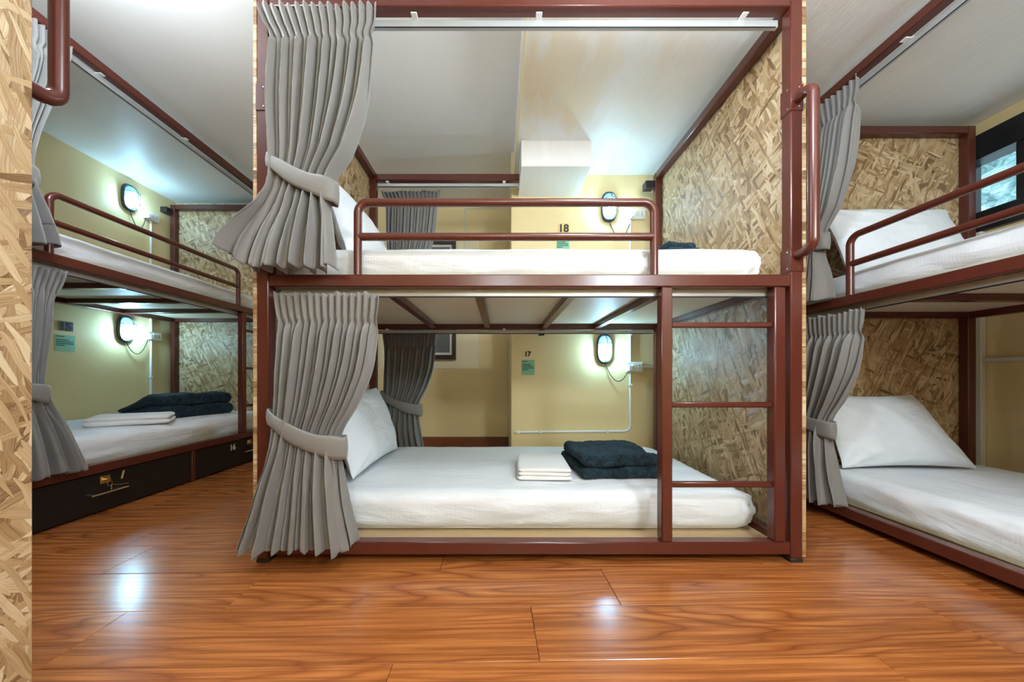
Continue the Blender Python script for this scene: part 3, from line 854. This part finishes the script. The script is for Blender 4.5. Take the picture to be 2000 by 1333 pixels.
wall_lamp(FWL, (2.866, 0, 2.205), (.120, -.075), .13, 'lit oval wall lamp on the wall of the upper left bunk near the ceiling', 'bulb_dim')
socket(FW, (.779+.165, 0, .775), 'white double power socket below the lamp of the lower middle bunk')
socket(FW, (.812+.150, 0, 1.905), 'white double power socket beside the lamp of the upper middle bunk')
socket(FWL, (2.835+.17, 0, 1.065), 'white double power socket beside the lamp of the lower left bunk')
socket(FWL, (2.866+.12, 0, 2.13), 'white double power socket below the lamp of the upper left bunk')

def conduit(fm, runs, clips, label):
    t = empty('cable_conduit'); tag(t, label, 'conduit')
    mb = MB()
    for r in runs: mb.tube(r, .009, 12)
    mb.build('pipe', M['white_plastic'], t)
    for (x, z, v) in clips:
        c = MB().box(x-(.013 if v else .008), x+(.013 if v else .008), -.022, -.001, z-(.008 if v else .013), z+(.008 if v else .013), .002)
        c.build('pipe_clip', M['white_plastic'], t, False)
    t.matrix_world = fm; return t
yp = -.010
cxm = .971
conduit(FW, [[(cxm, yp, 1.866), (cxm, yp, .812)], fillet([(cxm, yp, .738), (cxm, yp, .297), (.112, yp, .290)], .045), [(1.062, yp, .775), (1.78, yp, .768)]],
        [(cxm, 1.02, 1), (cxm, .64, 1), (.30, .292, 0), (.80, .295, 0), (.14, .290, 0)], 'white round conduit running down and along the wall behind the lower middle bunk')
conduit(FWL, [[(3.045, yp, 2.092), (3.045, yp, 1.102)], [(3.045, yp, 1.028), (3.045, yp, .05)]], [(3.045, 1.6, 1), (3.045, .7, 1)],
        'white round conduit running down the wall of the left bunk')
# old cable trace on the recess wall
tag(MB().tube(fillet([(-.34, YF-.005, 1.20), (-.34, YF-.005, 2.33), (.06, YF-.005, 2.33)], .02), .005, 8).build('wall_cable', M['trim_white']),
    'thin painted-over cable along the recess wall beside the small window', 'cable')

# ------------------------------------------------------------------ numbers and notices
def sign(fm, loc, txt, h, plate, pw, ph, label, bold=.0024):
    t = empty('number_sign'); tag(t, label, 'number sign')
    if plate: MB().box(-pw/2, pw/2, -.003, 0, -ph/2, ph/2, .0005).build('plate', M[plate], t, False)
    number(txt, h, M['digit'], t, (0, -.0035 if plate else -.001, -h/2), 'digits', 0, bold)
    t.matrix_world = fm @ Matrix.Translation(loc)
sign(FW, (.208, 0, .874), '17', .034, None, 0, 0, 'black number 17 on the wall of the lower middle bunk')
sign(FW, (.476, 0, 1.812), '18', .056, 'plate_yellow', .082, .070, 'black number 18 on the wall of the upper middle bunk')
sign(FWL, (2.455, 0, 1.065), '15', .052, 'plate_grey', .084, .068, 'dark plate with number 15 on the wall of the lower left bunk', .003)
def notice(fm, loc, w, h, label):
    t = empty('notice'); tag(t, label, 'notice')
    MB().box(-w/2, w/2, -.0012, 0, -h/2, h/2, 0).build('paper', M['green_paper'], t, False)
    tx = MB()
    def line(x0, x1, z, hh):
        x = x0
        while x < x1:
            wd = random.uniform(.05, .13)*w
            tx.box(x, min(x+wd, x1), -.0018, -.0012, z-hh/2, z+hh/2, 0); x += wd+.02*w
    line(-.44*w, -.05*w, .40*h, .05*h)
    for i, e in enumerate((.20, .40, .42, -.02)): line(-.44*w, e*w, (.19-.115*i)*h, .055*h)
    tx.build('print', M['ink'], t, False)
    t.matrix_world = fm @ Matrix.Translation(loc)
notice(FW, (.212, 0, .772), .098, .112, 'small green printed notice below number 17')
notice(FW, (.472, 0, 1.688), .098, .112, 'small green printed notice below number 18, partly hidden by the guard rail')
notice(FWL, (2.452, 0, .944), .115, .115, 'small green printed notice below the number 15 plate')
